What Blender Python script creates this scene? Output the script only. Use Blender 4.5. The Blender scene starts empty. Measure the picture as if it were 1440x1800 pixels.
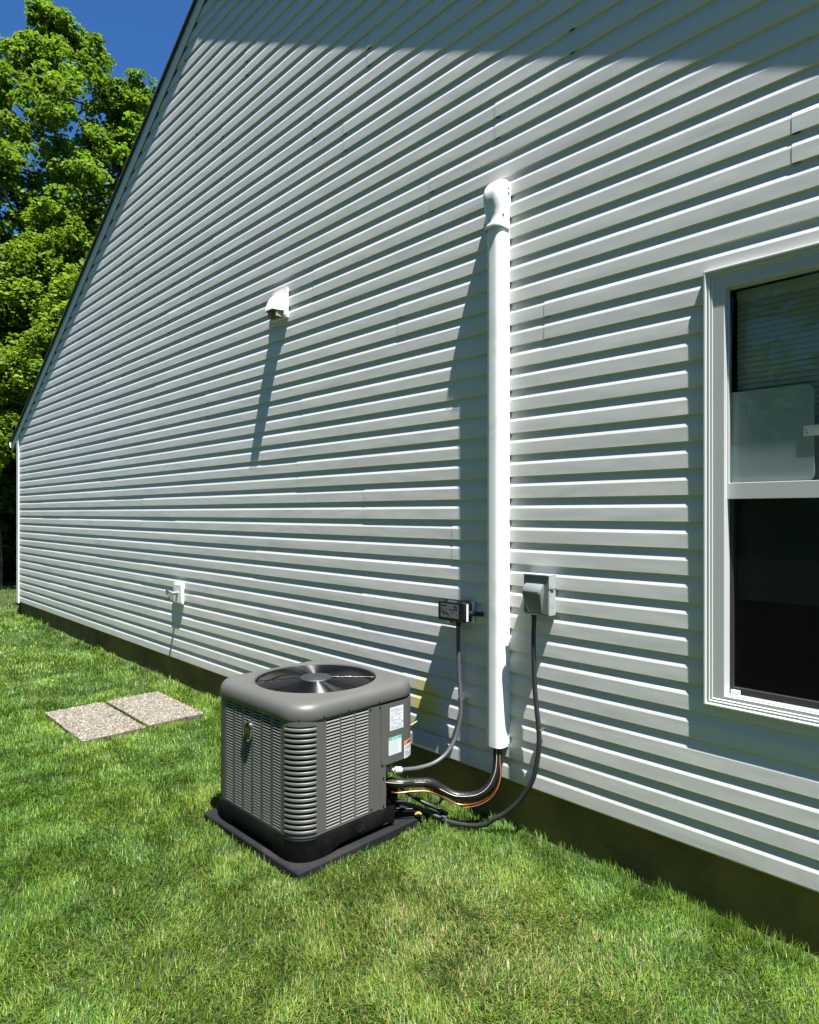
import bpy, bmesh, math, random
import numpy as np
from mathutils import Vector, Matrix
R = math.radians
scn = bpy.context.scene
COL = scn.collection
rng = random.Random(7)

# ------------------------------------------------------------------ camera, sky, sun, exposure
cam_d = bpy.data.cameras.new('camera'); cam = bpy.data.objects.new('camera', cam_d); COL.objects.link(cam)
cam.location = (0, -2.807, 1.66)
cam.rotation_euler = (R(90), 0, math.atan2(0.7237, 0.6902))
cam_d.sensor_fit = 'HORIZONTAL'; cam_d.sensor_width = 36; cam_d.lens = 29.175
cam_d.shift_y = 0.0014; cam_d.clip_start = 0.05; cam_d.clip_end = 600
scn.camera = cam

SUN = Vector((3.7, -1.0, 10.2)).normalized()
world = bpy.data.worlds.new('World'); scn.world = world; world.use_nodes = True
wn = world.node_tree; wn.nodes.clear()
wo = wn.nodes.new('ShaderNodeOutputWorld'); bg = wn.nodes.new('ShaderNodeBackground'); sk = wn.nodes.new('ShaderNodeTexSky')
sk.sky_type = 'NISHITA'; sk.sun_disc = False
sk.sun_elevation = math.asin(SUN.z); sk.sun_rotation = math.atan2(SUN.x, SUN.y)
sk.air_density = 0.6; sk.dust_density = 0.0; sk.ozone_density = 4.0; sk.altitude = 300
bg.inputs['Strength'].default_value = 0.05
gm = wn.nodes.new('ShaderNodeVectorMath'); gm.operation = 'MULTIPLY'; gm.inputs[1].default_value = (.62, 1.13, 1.52)   # deep clear blue
wn.links.new(sk.outputs[0], gm.inputs[0]); wn.links.new(gm.outputs[0], bg.inputs[0]); wn.links.new(bg.outputs[0], wo.inputs[0])
sd = bpy.data.lights.new('sun', 'SUN'); so = bpy.data.objects.new('sun', sd); COL.objects.link(so)
sd.energy = 5.0; sd.angle = R(0.53); sd.color = (1.0, 0.975, 0.935)
so.rotation_euler = SUN.to_track_quat('Z', 'Y').to_euler(); so.location = (10, -8, 30)
vs = scn.view_settings
vs.view_transform = 'Standard'; vs.look = 'None'; vs.gamma = 1.0; vs.use_curve_mapping = False; vs.exposure = 1.55
try:
    scn.cycles.max_bounces = 8; scn.cycles.transparent_max_bounces = 16; scn.cycles.sample_clamp_indirect = 6
except Exception: pass

# ------------------------------------------------------------------ helpers
class MB:
    def __init__(s): s.v = []; s.f = []
    def add(s, verts, faces):
        b = len(s.v); s.v += [tuple(p) for p in verts]; s.f += [tuple(i + b for i in f) for f in faces]; return s
    def box(s, c, d, M=None):
        x, y, z = d[0] / 2, d[1] / 2, d[2] / 2
        vs_ = [Vector((sx * x, sy * y, sz * z)) for sz in (-1, 1) for sx, sy in ((-1, -1), (1, -1), (1, 1), (-1, 1))]
        if M: vs_ = [M @ p for p in vs_]
        return s.add([p + Vector(c) for p in vs_], [(3, 2, 1, 0), (4, 5, 6, 7), (0, 1, 5, 4), (1, 2, 6, 5), (2, 3, 7, 6), (3, 0, 4, 7)])
    def b2(s, x0, x1, y0, y1, z0, z1): return s.box(((x0 + x1) / 2, (y0 + y1) / 2, (z0 + z1) / 2), (x1 - x0, y1 - y0, z1 - z0))
    def loft(s, rings, close=True, cap0=False, cap1=False):
        n = len(rings[0]); b = len(s.v)
        for r in rings: s.v += [tuple(p) for p in r]
        for i in range(len(rings) - 1):
            for k in range(n if close else n - 1):
                k2 = (k + 1) % n
                s.f.append((b + i * n + k, b + i * n + k2, b + (i + 1) * n + k2, b + (i + 1) * n + k))
        if cap0: s.f.append(tuple(b + k for k in reversed(range(n))))
        if cap1: s.f.append(tuple(b + (len(rings) - 1) * n + k for k in range(n)))
        return s
    def tube(s, pts, r, n=10, caps=True):
        pts = [Vector(p) for p in pts]; rings = []
        rs = [float(q) for q in r] if isinstance(r, (list, tuple)) else [r] * len(pts)
        up = None
        for i, p in enumerate(pts):
            t = (pts[min(i + 1, len(pts) - 1)] - pts[max(i - 1, 0)]).normalized()
            if up is None:
                a = Vector((0, 0, 1)) if abs(t.z) < .9 else Vector((1, 0, 0)); up = a
            u = (up - t * up.dot(t)).normalized(); w = t.cross(u); up = u
            rings.append([p + rs[i] * (math.cos(q) * u + math.sin(q) * w) for q in (2 * math.pi * k / n for k in range(n))])
        return s.loft(rings, True, caps, caps)
    def lathe(s, prof, c=(0, 0, 0), ax='z', n=32, cap=True):
        rings = []
        for r, h in prof:
            ring = []
            for k in range(n):
                q = 2 * math.pi * k / n; a, b_ = r * math.cos(q), r * math.sin(q)
                p = {'z': (a, b_, h), 'y': (b_, h, a), 'x': (h, a, b_)}[ax]
                ring.append(Vector(c) + Vector(p))
            rings.append(ring)
        return s.loft(rings, True, cap, cap)
    def mesh(s, name):
        m = bpy.data.meshes.new(name); m.from_pydata(s.v, [], s.f); m.validate(); m.update(); return m

def spline(pts, n=8):
    P = [Vector(p) for p in pts]; out = []
    for i in range(len(P) - 1):
        p0, p1, p2, p3 = P[max(i - 1, 0)], P[i], P[i + 1], P[min(i + 2, len(P) - 1)]
        for k in range(n):
            t = k / n
            out.append(.5 * ((2 * p1) + (p2 - p0) * t + (2 * p0 - 5 * p1 + 4 * p2 - p3) * t * t + (3 * p1 - p0 - 3 * p2 + p3) * t ** 3))
    out.append(P[-1]); return out

def link(name, mesh, mat, parent=None, smooth=None, bevel=None, **props):
    o = bpy.data.objects.new(name, mesh); COL.objects.link(o)
    if mat is not None and not mesh.materials: mesh.materials.append(mat)
    if parent is not None: o.parent = parent
    if smooth:
        mesh.polygons.foreach_set('use_smooth', [True] * len(mesh.polygons))
        try: mesh.set_sharp_from_angle(angle=R(smooth))
        except Exception: pass
    if bevel:
        bm = bmesh.new(); bm.from_mesh(mesh); bm.normal_update()
        ed = [e for e in bm.edges if len(e.link_faces) == 2 and e.calc_face_angle(0) > R(40)]
        bmesh.ops.bevel(bm, geom=ed, offset=bevel, segments=2, profile=.5, affect='EDGES', clamp_overlap=True)
        bm.to_mesh(mesh); bm.free(); mesh.update()
    for k, v in props.items(): o[k] = v
    return o
def obj(name, mb, mat, parent=None, smooth=None, bevel=None, **props): return link(name, mb.mesh(name), mat, parent, smooth, bevel, **props)
def thing(name, label, cat, loc=(0, 0, 0), rz=0, group=None):
    o = bpy.data.objects.new(name, None); COL.objects.link(o); o.location = loc; o.rotation_euler = (0, 0, rz)
    o.empty_display_size = .1; o['label'] = label; o['category'] = cat
    if group: o['group'] = group
    return o
GLYPH = {'N': [[(0, 0), (0, 1), (.6, 0), (.6, 1)]], 'O': [[(.15, 0), (0, .2), (0, .8), (.15, 1), (.45, 1), (.6, .8), (.6, .2), (.45, 0), (.15, 0)]], 'T': [[(0, 1), (.6, 1)], [(.3, 1), (.3, 0)]], 'I': [[(.3, 0), (.3, 1)]],
         'C': [[(.6, .85), (.42, 1), (.15, 1), (0, .8), (0, .2), (.15, 0), (.42, 0), (.6, .15)]], 'E': [[(.6, 1), (0, 1), (0, 0), (.6, 0)], [(0, .5), (.5, .5)]], 'K': [[(0, 0), (0, 1)], [(.6, 1), (0, .42)], [(.2, .6), (.6, 0)]],
         'W': [[(0, 1), (.15, 0), (.3, .7), (.45, 0), (.6, 1)]], 'A': [[(0, 0), (.3, 1), (.6, 0)], [(.12, .38), (.48, .38)]], 'R': [[(0, 0), (0, 1), (.45, 1), (.6, .85), (.6, .62), (.45, .48), (0, .48)], [(.3, .48), (.6, 0)]], 'G': [[(.6, .85), (.42, 1), (.15, 1), (0, .8), (0, .2), (.15, 0), (.45, 0), (.6, .2), (.6, .45), (.35, .45)]]}
def lettering(body, size, place, thick=.16):
    """Flat stroke lettering; place(u, v) gives the 3D point of a position on the surface (u along, v up)."""
    mb = MB(); adv = .85 * size; x0 = -adv * (len(body) - .3) / 2
    for i, ch in enumerate(body):
        for st in GLYPH.get(ch, []):
            for (ax, ay), (bx_, by_) in zip(st[:-1], st[1:]):
                d = Vector((bx_ - ax, by_ - ay)).normalized() * thick * .5; n = Vector((-d.y, d.x))
                q = [(ax - d.x * .6 + n.x, ay - d.y * .6 + n.y), (ax - d.x * .6 - n.x, ay - d.y * .6 - n.y), (bx_ + d.x * .6 - n.x, by_ + d.y * .6 - n.y), (bx_ + d.x * .6 + n.x, by_ + d.y * .6 + n.y)]
                mb.add([place(x0 + i * adv + u * size, v * size) for u, v in q], [(0, 1, 2, 3)])
    return mb

# ------------------------------------------------------------------ materials
def N(nt, t, **k):
    n = nt.nodes.new(t)
    for a, b in k.items(): setattr(n, a, b)
    return n
def mat(name, col, rough=.5, metal=0., var=.0, vscale=6., bump=0., bscale=200., spec=.5, stretch=None, dirt=None, dscale=2.5, coat=0.):
    """Principled surface; colour varied by noise, fine relief by bump, optional second (dirt) colour in blotches."""
    m = bpy.data.materials.new(name); m.use_nodes = True; nt = m.node_tree; b = nt.nodes['Principled BSDF']
    L = nt.links.new
    b.inputs['Roughness'].default_value = rough; b.inputs['Metallic'].default_value = metal
    b.inputs['Specular IOR Level'].default_value = spec; b.inputs['Coat Weight'].default_value = coat
    tc = N(nt, 'ShaderNodeTexCoord'); mp = N(nt, 'ShaderNodeMapping'); L(tc.outputs['Object'], mp.inputs[0])
    if stretch: mp.inputs['Scale'].default_value = stretch
    c4 = (*col, 1)
    b.inputs['Base Color'].default_value = c4
    out = None
    if var:
        nz = N(nt, 'ShaderNodeTexNoise'); nz.inputs['Scale'].default_value = vscale; nz.inputs['Detail'].default_value = 6; L(mp.outputs[0], nz.inputs['Vector'])
        mr = N(nt, 'ShaderNodeMapRange'); mr.inputs['To Min'].default_value = 1 - var; mr.inputs['To Max'].default_value = 1 + var
        mr.inputs['From Min'].default_value = .25; mr.inputs['From Max'].default_value = .75; L(nz.outputs[0], mr.inputs[0])
        mx = N(nt, 'ShaderNodeVectorMath', operation='SCALE'); mx.inputs[0].default_value = col; L(mr.outputs[0], mx.inputs['Scale']); out = mx.outputs[0]
    if dirt:
        nz = N(nt, 'ShaderNodeTexNoise'); nz.inputs['Scale'].default_value = dscale; nz.inputs['Detail'].default_value = 8; nz.inputs['Roughness'].default_value = .65; L(mp.outputs[0], nz.inputs['Vector'])
        cr = N(nt, 'ShaderNodeMapRange'); cr.inputs['From Min'].default_value = .5; cr.inputs['From Max'].default_value = .72; L(nz.outputs[0], cr.inputs[0])
        mx = N(nt, 'ShaderNodeMix', data_type='RGBA'); L(cr.outputs[0], mx.inputs['Factor'])
        if out: L(out, mx.inputs['A'])
        else: mx.inputs['A'].default_value = c4
        mx.inputs['B'].default_value = (*dirt, 1); out = mx.outputs['Result']
    if out: L(out, b.inputs['Base Color'])
    if bump:
        nz = N(nt, 'ShaderNodeTexNoise'); nz.inputs['Scale'].default_value = bscale; nz.inputs['Detail'].default_value = 4; L(mp.outputs[0], nz.inputs['Vector'])
        bp = N(nt, 'ShaderNodeBump'); bp.inputs['Strength'].default_value = bump; bp.inputs['Distance'].default_value = .002
        L(nz.outputs[0], bp.inputs['Height']); L(bp.outputs[0], b.inputs['Normal'])
    return m

def siding_material():
    m = bpy.data.materials.new('white_vinyl_siding'); m.use_nodes = True; nt = m.node_tree; b = nt.nodes['Principled BSDF']; L = nt.links.new
    b.inputs['Roughness'].default_value = .42; b.inputs['Specular IOR Level'].default_value = .35
    tc = N(nt, 'ShaderNodeTexCoord')
    oi = N(nt, 'ShaderNodeObjectInfo')
    # base tint, a hair different from plank to plank, faint streaks along the plank
    mp = N(nt, 'ShaderNodeMapping'); mp.inputs['Scale'].default_value = (.7, 4, 14); L(tc.outputs['Object'], mp.inputs[0])
    nz = N(nt, 'ShaderNodeTexNoise'); nz.inputs['Scale'].default_value = 1.5; nz.inputs['Detail'].default_value = 7; L(mp.outputs[0], nz.inputs['Vector'])
    mr = N(nt, 'ShaderNodeMapRange'); mr.inputs['From Min'].default_value = .3; mr.inputs['From Max'].default_value = .7; mr.inputs['To Min'].default_value = .955; mr.inputs['To Max'].default_value = 1.02; L(nz.outputs[0], mr.inputs[0])
    pr = N(nt, 'ShaderNodeMapRange'); pr.inputs['To Min'].default_value = .97; pr.inputs['To Max'].default_value = 1.02; L(oi.outputs['Random'], pr.inputs[0])
    mu = N(nt, 'ShaderNodeMath', operation='MULTIPLY'); L(mr.outputs[0], mu.inputs[0]); L(pr.outputs[0], mu.inputs[1])
    cs = N(nt, 'ShaderNodeVectorMath', operation='SCALE'); cs.inputs[0].default_value = (.672, .668, .645); L(mu.outputs[0], cs.inputs['Scale'])
    # grime: thin, near the bottom courses
    sx = N(nt, 'ShaderNodeSeparateXYZ'); L(tc.outputs['Object'], sx.inputs[0])
    zr = N(nt, 'ShaderNodeMapRange'); zr.inputs['From Min'].default_value = .75; zr.inputs['From Max'].default_value = .25; L(sx.outputs['Z'], zr.inputs[0])
    n2 = N(nt, 'ShaderNodeTexNoise'); n2.inputs['Scale'].default_value = 9; n2.inputs['Detail'].default_value = 8; n2.inputs['Roughness'].default_value = .7; L(tc.outputs['Object'], n2.inputs['Vector'])
    g1 = N(nt, 'ShaderNodeMapRange'); g1.inputs['From Min'].default_value = .5; g1.inputs['From Max'].default_value = .85; L(n2.outputs[0], g1.inputs[0])
    gm = N(nt, 'ShaderNodeMath', operation='MULTIPLY'); L(zr.outputs[0], gm.inputs[0]); L(g1.outputs[0], gm.inputs[1])
    gk = N(nt, 'ShaderNodeMath', operation='MULTIPLY'); L(gm.outputs[0], gk.inputs[0]); gk.inputs[1].default_value = .35
    m1 = N(nt, 'ShaderNodeMix', data_type='RGBA'); L(gk.outputs[0], m1.inputs['Factor']); L(cs.outputs[0], m1.inputs['A']); m1.inputs['B'].default_value = (.36, .34, .25, 1)
    # yellow reflected light painted into the siding colour beside the air conditioner
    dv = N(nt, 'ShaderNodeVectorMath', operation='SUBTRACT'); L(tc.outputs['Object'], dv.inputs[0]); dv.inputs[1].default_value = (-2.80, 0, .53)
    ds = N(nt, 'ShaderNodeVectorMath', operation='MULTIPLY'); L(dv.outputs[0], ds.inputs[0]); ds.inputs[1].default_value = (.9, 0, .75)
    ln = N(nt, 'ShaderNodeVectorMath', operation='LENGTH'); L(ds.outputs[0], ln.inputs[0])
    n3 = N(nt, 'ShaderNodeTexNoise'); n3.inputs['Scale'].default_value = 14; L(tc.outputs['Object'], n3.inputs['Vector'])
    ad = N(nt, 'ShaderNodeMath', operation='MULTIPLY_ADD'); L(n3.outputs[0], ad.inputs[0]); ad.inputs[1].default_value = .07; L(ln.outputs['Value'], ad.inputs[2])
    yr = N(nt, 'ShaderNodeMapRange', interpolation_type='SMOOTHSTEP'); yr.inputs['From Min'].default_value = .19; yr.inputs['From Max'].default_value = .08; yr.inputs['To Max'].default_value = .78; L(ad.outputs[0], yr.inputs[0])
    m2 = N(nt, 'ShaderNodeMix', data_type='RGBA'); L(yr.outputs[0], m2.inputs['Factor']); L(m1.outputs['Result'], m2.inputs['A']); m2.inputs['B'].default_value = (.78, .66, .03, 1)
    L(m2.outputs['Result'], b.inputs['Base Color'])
    # long shallow warps plus embossed grain
    mpw = N(nt, 'ShaderNodeMapping'); mpw.inputs['Scale'].default_value = (1.6, 3, 5); L(tc.outputs['Object'], mpw.inputs[0])
    nw = N(nt, 'ShaderNodeTexNoise'); nw.inputs['Scale'].default_value = 1.3; nw.inputs['Detail'].default_value = 2; L(mpw.outputs[0], nw.inputs['Vector'])
    b1 = N(nt, 'ShaderNodeBump'); b1.inputs['Strength'].default_value = .75; b1.inputs['Distance'].default_value = .004; L(nw.outputs[0], b1.inputs['Height'])
    mpg = N(nt, 'ShaderNodeMapping'); mpg.inputs['Scale'].default_value = (12, 60, 160); L(tc.outputs['Object'], mpg.inputs[0])
    ng = N(nt, 'ShaderNodeTexNoise'); ng.inputs['Scale'].default_value = 2.2; ng.inputs['Detail'].default_value = 5; L(mpg.outputs[0], ng.inputs['Vector'])
    b2 = N(nt, 'ShaderNodeBump'); b2.inputs['Strength'].default_value = .09; b2.inputs['Distance'].default_value = .0004; L(ng.outputs[0], b2.inputs['Height']); L(b1.outputs[0], b2.inputs['Normal'])
    L(b2.outputs[0], b.inputs['Normal'])
    return m

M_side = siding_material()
M_trim = mat('white_vinyl_trim', (.72, .75, .74), .4, var=.03, vscale=3, bump=.05, bscale=60)
M_case = mat('window_casing_vinyl', (.50, .515, .50), .4, var=.03, vscale=3)
M_pvc = mat('white_duct_plastic', (.84, .86, .84), .35, var=.03, vscale=4, dirt=(.66, .66, .6), dscale=7)
M_vent = mat('white_vent_plastic', (.82, .82, .81), .4, var=.04, vscale=18)
M_conc = mat('foundation_concrete', (.22, .16, .042), .95, var=.3, vscale=3.5, bump=.6, bscale=60, dirt=(.09, .075, .03), dscale=1.6)
M_shing = mat('dark_shingle', (.05, .045, .04), .95, var=.3, vscale=30, bump=.6, bscale=120)
M_drip = mat('drip_edge_and_gap_shade', (.03, .028, .026), .6)
M_room = mat('interior_drywall', (.30, .30, .28), .9)
M_blind = mat('blind_slat_vinyl', (.75, .82, .76), .5)
M_board = mat('pale_board', (.60, .68, .71), .6, var=.10, vscale=3)
M_ac = mat('ac_grey_paint', (.079, .080, .073), .44, var=.07, vscale=7, bump=.12, bscale=500)
M_acl = mat('ac_louvre_sunlit', (.20, .202, .19), .42, var=.05, vscale=5, bump=.1, bscale=500)  # paler than the cabinet grey to mimic sun glinting on the lips
M_base = mat('black_base_plastic', (.0045, .005, .005), .6, var=.25, vscale=9, bump=.15, bscale=90, dirt=(.010, .011, .0095), dscale=5, spec=.06)
M_pad = mat('black_equipment_pad', (.009, .010, .0105), .8, var=.25, vscale=7, bump=.5, bscale=70, dirt=(.024, .024, .022), dscale=6, spec=.2)
M_coil = mat('dark_coil', (.004, .004, .004), .8)
M_wire = mat('black_guard_wire', (.006, .0065, .007), .14, spec=.3)
M_blade = mat('fan_blade', (.007, .0075, .008), .5, spec=.12)
M_cap = mat('motor_cap', (.016, .018, .021), .55, var=.05)
M_chrome = mat('chrome', (.7, .7, .68), .15, metal=1)
M_galv = mat('zinc_metal', (.45, .45, .43), .35, metal=1, var=.1, vscale=40)
M_brass = mat('brass', (.42, .28, .09), .35, metal=1, var=.2, vscale=40)
M_black = mat('black_plastic', (.01, .01, .01), .35, bump=.1, bscale=100)
M_cond = mat('grey_conduit', (.075, .08, .08), .45, var=.1, vscale=30, bump=.1, bscale=300)
M_condb = mat('dark_conduit', (.022, .023, .024), .4, var=.15, vscale=30)
M_ins = mat('black_pipe_insulation', (.012, .012, .012), .38, var=.3, vscale=50, bump=.9, bscale=85, spec=.35)
M_cop = mat('copper_pipe', (.42, .17, .08), .4, metal=1, var=.15, vscale=60)
M_disc = mat('grey_enclosure_paint', (.30, .33, .33), .45, var=.04, vscale=20, bump=.08, bscale=300)
M_discd = mat('grey_enclosure_shaded', (.15, .168, .168), .45, var=.04, vscale=20)  # darker copy of the enclosure grey, shade painted into front and hasp
M_white = mat('white_print', (.58, .60, .62), .5)
M_grey = mat('grey_print', (.30, .31, .33), .5)
M_green = mat('green_print', (.05, .42, .30), .5)
M_orange = mat('orange_print', (.62, .19, .04), .5)
M_ink = mat('dark_print', (.03, .03, .04), .5)
M_silver = mat('silver_label', (.14, .155, .155), .5)
M_screen = None
def glass(name, tint, gloss):
    m = bpy.data.materials.new(name); m.use_nodes = True; nt = m.node_tree; nt.nodes.clear()
    o = N(nt, 'ShaderNodeOutputMaterial'); mx = N(nt, 'ShaderNodeMixShader'); t = N(nt, 'ShaderNodeBsdfTransparent'); g = N(nt, 'ShaderNodeBsdfGlossy')
    t.inputs[0].default_value = (*tint, 1); g.inputs['Roughness'].default_value = .01; g.inputs[0].default_value = (.9, .95, .95, 1)
    fr = N(nt, 'ShaderNodeFresnel'); fr.inputs[0].default_value = 1.5
    ml = N(nt, 'ShaderNodeMath', operation='MULTIPLY'); ml.inputs[1].default_value = gloss
    tc = N(nt, 'ShaderNodeTexCoord'); nz = N(nt, 'ShaderNodeTexNoise'); nz.inputs['Scale'].default_value = 2.2; bp = N(nt, 'ShaderNodeBump'); bp.inputs['Strength'].default_value = .15; bp.inputs['Distance'].default_value = .02
    nt.links.new(tc.outputs['Object'], nz.inputs['Vector']); nt.links.new(nz.outputs[0], bp.inputs['Height']); nt.links.new(bp.outputs[0], g.inputs['Normal'])
    nt.links.new(fr.outputs[0], ml.inputs[0]); nt.links.new(ml.outputs[0], mx.inputs[0]); nt.links.new(t.outputs[0], mx.inputs[1]); nt.links.new(g.outputs[0], mx.inputs[2]); nt.links.new(mx.outputs[0], o.inputs[0])
    return m
M_glass = glass('window_glass', (.84, .89, .885), .75)
M_mesh = bpy.data.materials.new('insect_screen'); M_mesh.use_nodes = True
_nt = M_mesh.node_tree; _nt.nodes.clear()
_o = N(_nt, 'ShaderNodeOutputMaterial'); _m = N(_nt, 'ShaderNodeMixShader'); _t = N(_nt, 'ShaderNodeBsdfTransparent'); _d = N(_nt, 'ShaderNodeBsdfDiffuse')
_d.inputs[0].default_value = (.006, .007, .007, 1); _m.inputs[0].default_value = .72
_nt.links.new(_t.outputs[0], _m.inputs[1]); _nt.links.new(_d.outputs[0], _m.inputs[2]); _nt.links.new(_m.outputs[0], _o.inputs[0])

def leafy(name, attr, rough=.5, trans=.35, spec=.3):
    """Leaf or blade: own colour from the mesh attribute, some light passing through."""
    m = bpy.data.materials.new(name); m.use_nodes = True; nt = m.node_tree; b = nt.nodes['Principled BSDF']; L = nt.links.new
    o = nt.nodes['Material Output']
    at = N(nt, 'ShaderNodeAttribute'); at.attribute_name = attr
    b.inputs['Roughness'].default_value = rough; b.inputs['Specular IOR Level'].default_value = spec
    L(at.outputs['Color'], b.inputs['Base Color'])
    tr = N(nt, 'ShaderNodeBsdfTranslucent')
    hs = N(nt, 'ShaderNodeMix', data_type='RGBA', blend_type='MULTIPLY'); hs.inputs['Factor'].default_value = 1
    L(at.outputs['Color'], hs.inputs['A']); hs.inputs['B'].default_value = (1.25, 1.3, .55, 1); L(hs.outputs['Result'], tr.inputs[0])
    mx = N(nt, 'ShaderNodeMixShader'); mx.inputs[0].default_value = trans
    L(b.outputs[0], mx.inputs[1]); L(tr.outputs[0], mx.inputs[2]); L(mx.outputs[0], o.inputs[0])
    return m
M_grass = leafy('grass_blade', 'tone', .45, .3, .35)
M_leaf = leafy('maple_leaf', 'tone', .6, .45, .2)
M_bark = mat('bark', (.07, .055, .04), .95, var=.35, vscale=8, bump=1, bscale=30)

# ------------------------------------------------------------------ ground
def gz(x, y):
    return 0.0045 * np.maximum(0, -np.asarray(x) - 2.5) + .006 * np.sin(1.7 * np.asarray(x) + .6) * np.sin(1.3 * np.asarray(y) + 1.1)
def lawn_sheet():
    xs = np.concatenate([np.linspace(-120, -16, 14), np.linspace(-15, 4, 77), np.linspace(6, 80, 10)])
    ys = np.concatenate([np.linspace(-90, -10, 10), np.linspace(-9, .6, 40), np.linspace(2, 110, 14)])
    X, Y = np.meshgrid(xs, ys); Z = gz(np.maximum(X, -16), Y) - .004
    nx, ny = len(xs), len(ys)
    v = np.stack([X, Y, Z], -1).reshape(-1, 3)
    f = [(j * nx + i, j * nx + i + 1, (j + 1) * nx + i + 1, (j + 1) * nx + i) for j in range(ny - 1) for i in range(nx - 1)]
    me = bpy.data.meshes.new('lawn_ground'); me.from_pydata(v.tolist(), [], f)
    m = mat('lawn_soil', (.022, .040, .006), .95, var=.4, vscale=3, bump=.8, bscale=40, dirt=(.05, .05, .015), dscale=5)
    link('lawn_ground', me, m, smooth=60, kind='structure')
lawn_sheet()

# ------------------------------------------------------------------ house
XL, XR, XA = -12.06, 0.87, -5.60           # wall corners, ridge line
ZA, SL = 6.451, .536                       # top of the rake at the ridge, pitch
WX0, WX1, WZ0, WZ1 = -1.154, -.256, .866, 2.663   # outer edges of the window casing
house = thing('house', 'white vinyl sided gable end of a house, horizontal planks above a dark concrete foundation', 'house', (0, 0, 0))
def rake_top(x): return ZA - SL * abs(x - XA)
def rake_x(z, side): return XA + side * (ZA - z) / SL

E_ = .1143; Z0 = .2515
course = [(0, .013), (0, .0007), (.0012, 0), (.030, .0002), (.0610, .0005), (.0625, .0007), (.0757, .0039), (.083, .0066), (.095, .0108), (.1143, .0134)]
joints = {1: -3.0, 2: -2.2, 3: -3.396, 4: -4.75, 5: -2.588, 6: -3.378, 7: -4.159, 8: -4.65, 9: -4.1, 10: -1.957, 11: -3.05, 12: -.827, 13: -3.95, 14: -2.772, 15: -2.276, 16: -1.813, 17: -3.6, 0: -4.2}
ex0, ex1, ez0, ez1 = WX0 + .012, WX1 - .012, WZ0 + .014, WZ1 - .014
def plank(row, xa, xb):
    mb = MB(); zb = Z0 + row * 2 * E_
    prof = [(zb + z, y) for z, y in course] + [(zb + E_ + z, y) for z, y in course]
    ext = []
    for i, (z, y) in enumerate(prof):
        ext.append((z, y))
        if i + 1 < len(prof):
            z2, y2 = prof[i + 1]
            for zc in (ez0, ez1):
                if z < zc < z2: ext.append((zc, y + (y2 - y) * (zc - z) / (z2 - z)))
    def yo(x, y): return y - .0016 * (xb - x) / max(xb - xa, .1)
    for (z, y), (z2, y2) in zip(ext[:-1], ext[1:]):
        spans = [(xa, xb)]
        if z > ez0 - 1e-6 and z2 < ez1 + 1e-6:
            spans = [(a, b) for a, b in ((xa, min(xb, ex0)), (max(xa, ex1), xb)) if b - a > .002]
        for a, b in spans:
            q = []
            for zz, yy in ((z, y), (z2, y2)):
                zr = min(zz, ZA - .06)
                l, r = max(a, rake_x(zr + .06, -1)), min(b, rake_x(zr + .06, 1))
                if l > r: l = r = min(max((l + r) / 2, a), b)
                q.append((l, r, zz, yy))
            (l, r, zz, yy), (l2, r2, z3, y3) = q
            if r - l < .001 and r2 - l2 < .001: continue
            n = max(1, int((max(r, r2) - min(l, l2)) / 1.2))
            vs_ = []
            for k in range(n + 1):
                t = k / n; x1 = l + (r - l) * t; x2 = l2 + (r2 - l2) * t
                vs_ += [(x1, yo(x1, yy), zz), (x2, yo(x2, y3), z3)]
            mb.add(vs_, [(2 * k, 2 * k + 2, 2 * k + 3, 2 * k + 1) for k in range(n)])
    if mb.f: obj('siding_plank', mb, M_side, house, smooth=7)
nrow = int((ZA - Z0) / (2 * E_)) + 1
for row in range(nrow):
    j0 = joints.get(row, -2.0 - rng.random() * 3.4)
    cuts = [j0 + 3.66 * k for k in range(-4, 5)]
    cuts = [XL + .05] + [c for c in cuts if XL + .4 < c < XR - .4] + [XR - .05]
    for a, b in zip(cuts[:-1], cuts[1:]):
        b_ = b + (.03 if b < XR - .1 else 0); zb = Z0 + row * 2 * E_
        if zb > ez0 and zb + 2 * E_ < ez1 and a < ex0 and b_ > ex1: plank(row, a, ex0); plank(row, ex1, b_)
        else: plank(row, a, b_)

def wall_shell():
    mb = MB(); y = .014; zb = .24
    def q(*p): mb.add(p, [tuple(range(len(p)))])
    hx0, hx1, hz0, hz1 = WX0 + .03, WX1 - .03, WZ0 + .03, WZ1 - .03
    zl, zr_ = rake_top(XL) - .05, rake_top(XR) - .05
    q((XL, y, zb), (hx0, y, zb), (hx0, y, rake_top(hx0) - .05), (XA, y, ZA - .05), (XL, y, zl))
    q((hx0, y, zb), (hx1, y, zb), (hx1, y, hz0), (hx0, y, hz0))
    q((hx0, y, hz1), (hx1, y, hz1), (hx1, y, rake_top(hx1) - .05), (hx0, y, rake_top(hx0) - .05))
    q((hx1, y, zb), (XR, y, zb), (XR, y, zr_), (hx1, y, rake_top(hx1) - .05))
    q((XL, y, zb), (XL, y, zl), (XL, 9, zl), (XL, 9, zb)); q((XR, y, zb), (XR, 9, zb), (XR, 9, zr_), (XR, y, zr_))
    q((XL, 9, zb), (XL, 9, zl), (XA, 9, ZA - .05), (XR, 9, zr_), (XR, 9, zb))
    obj('wall', mb, M_trim, house)
    f = MB().b2(XL + .05, XR - .05, .032, 8.9, -.35, .262)
    obj('foundation', f, M_conc, house)
    b = MB().b2(XL + .06, XR - .06, .009, .03, .246, .2515)
    obj('starter_strip', b, M_trim, house)
wall_shell()
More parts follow.
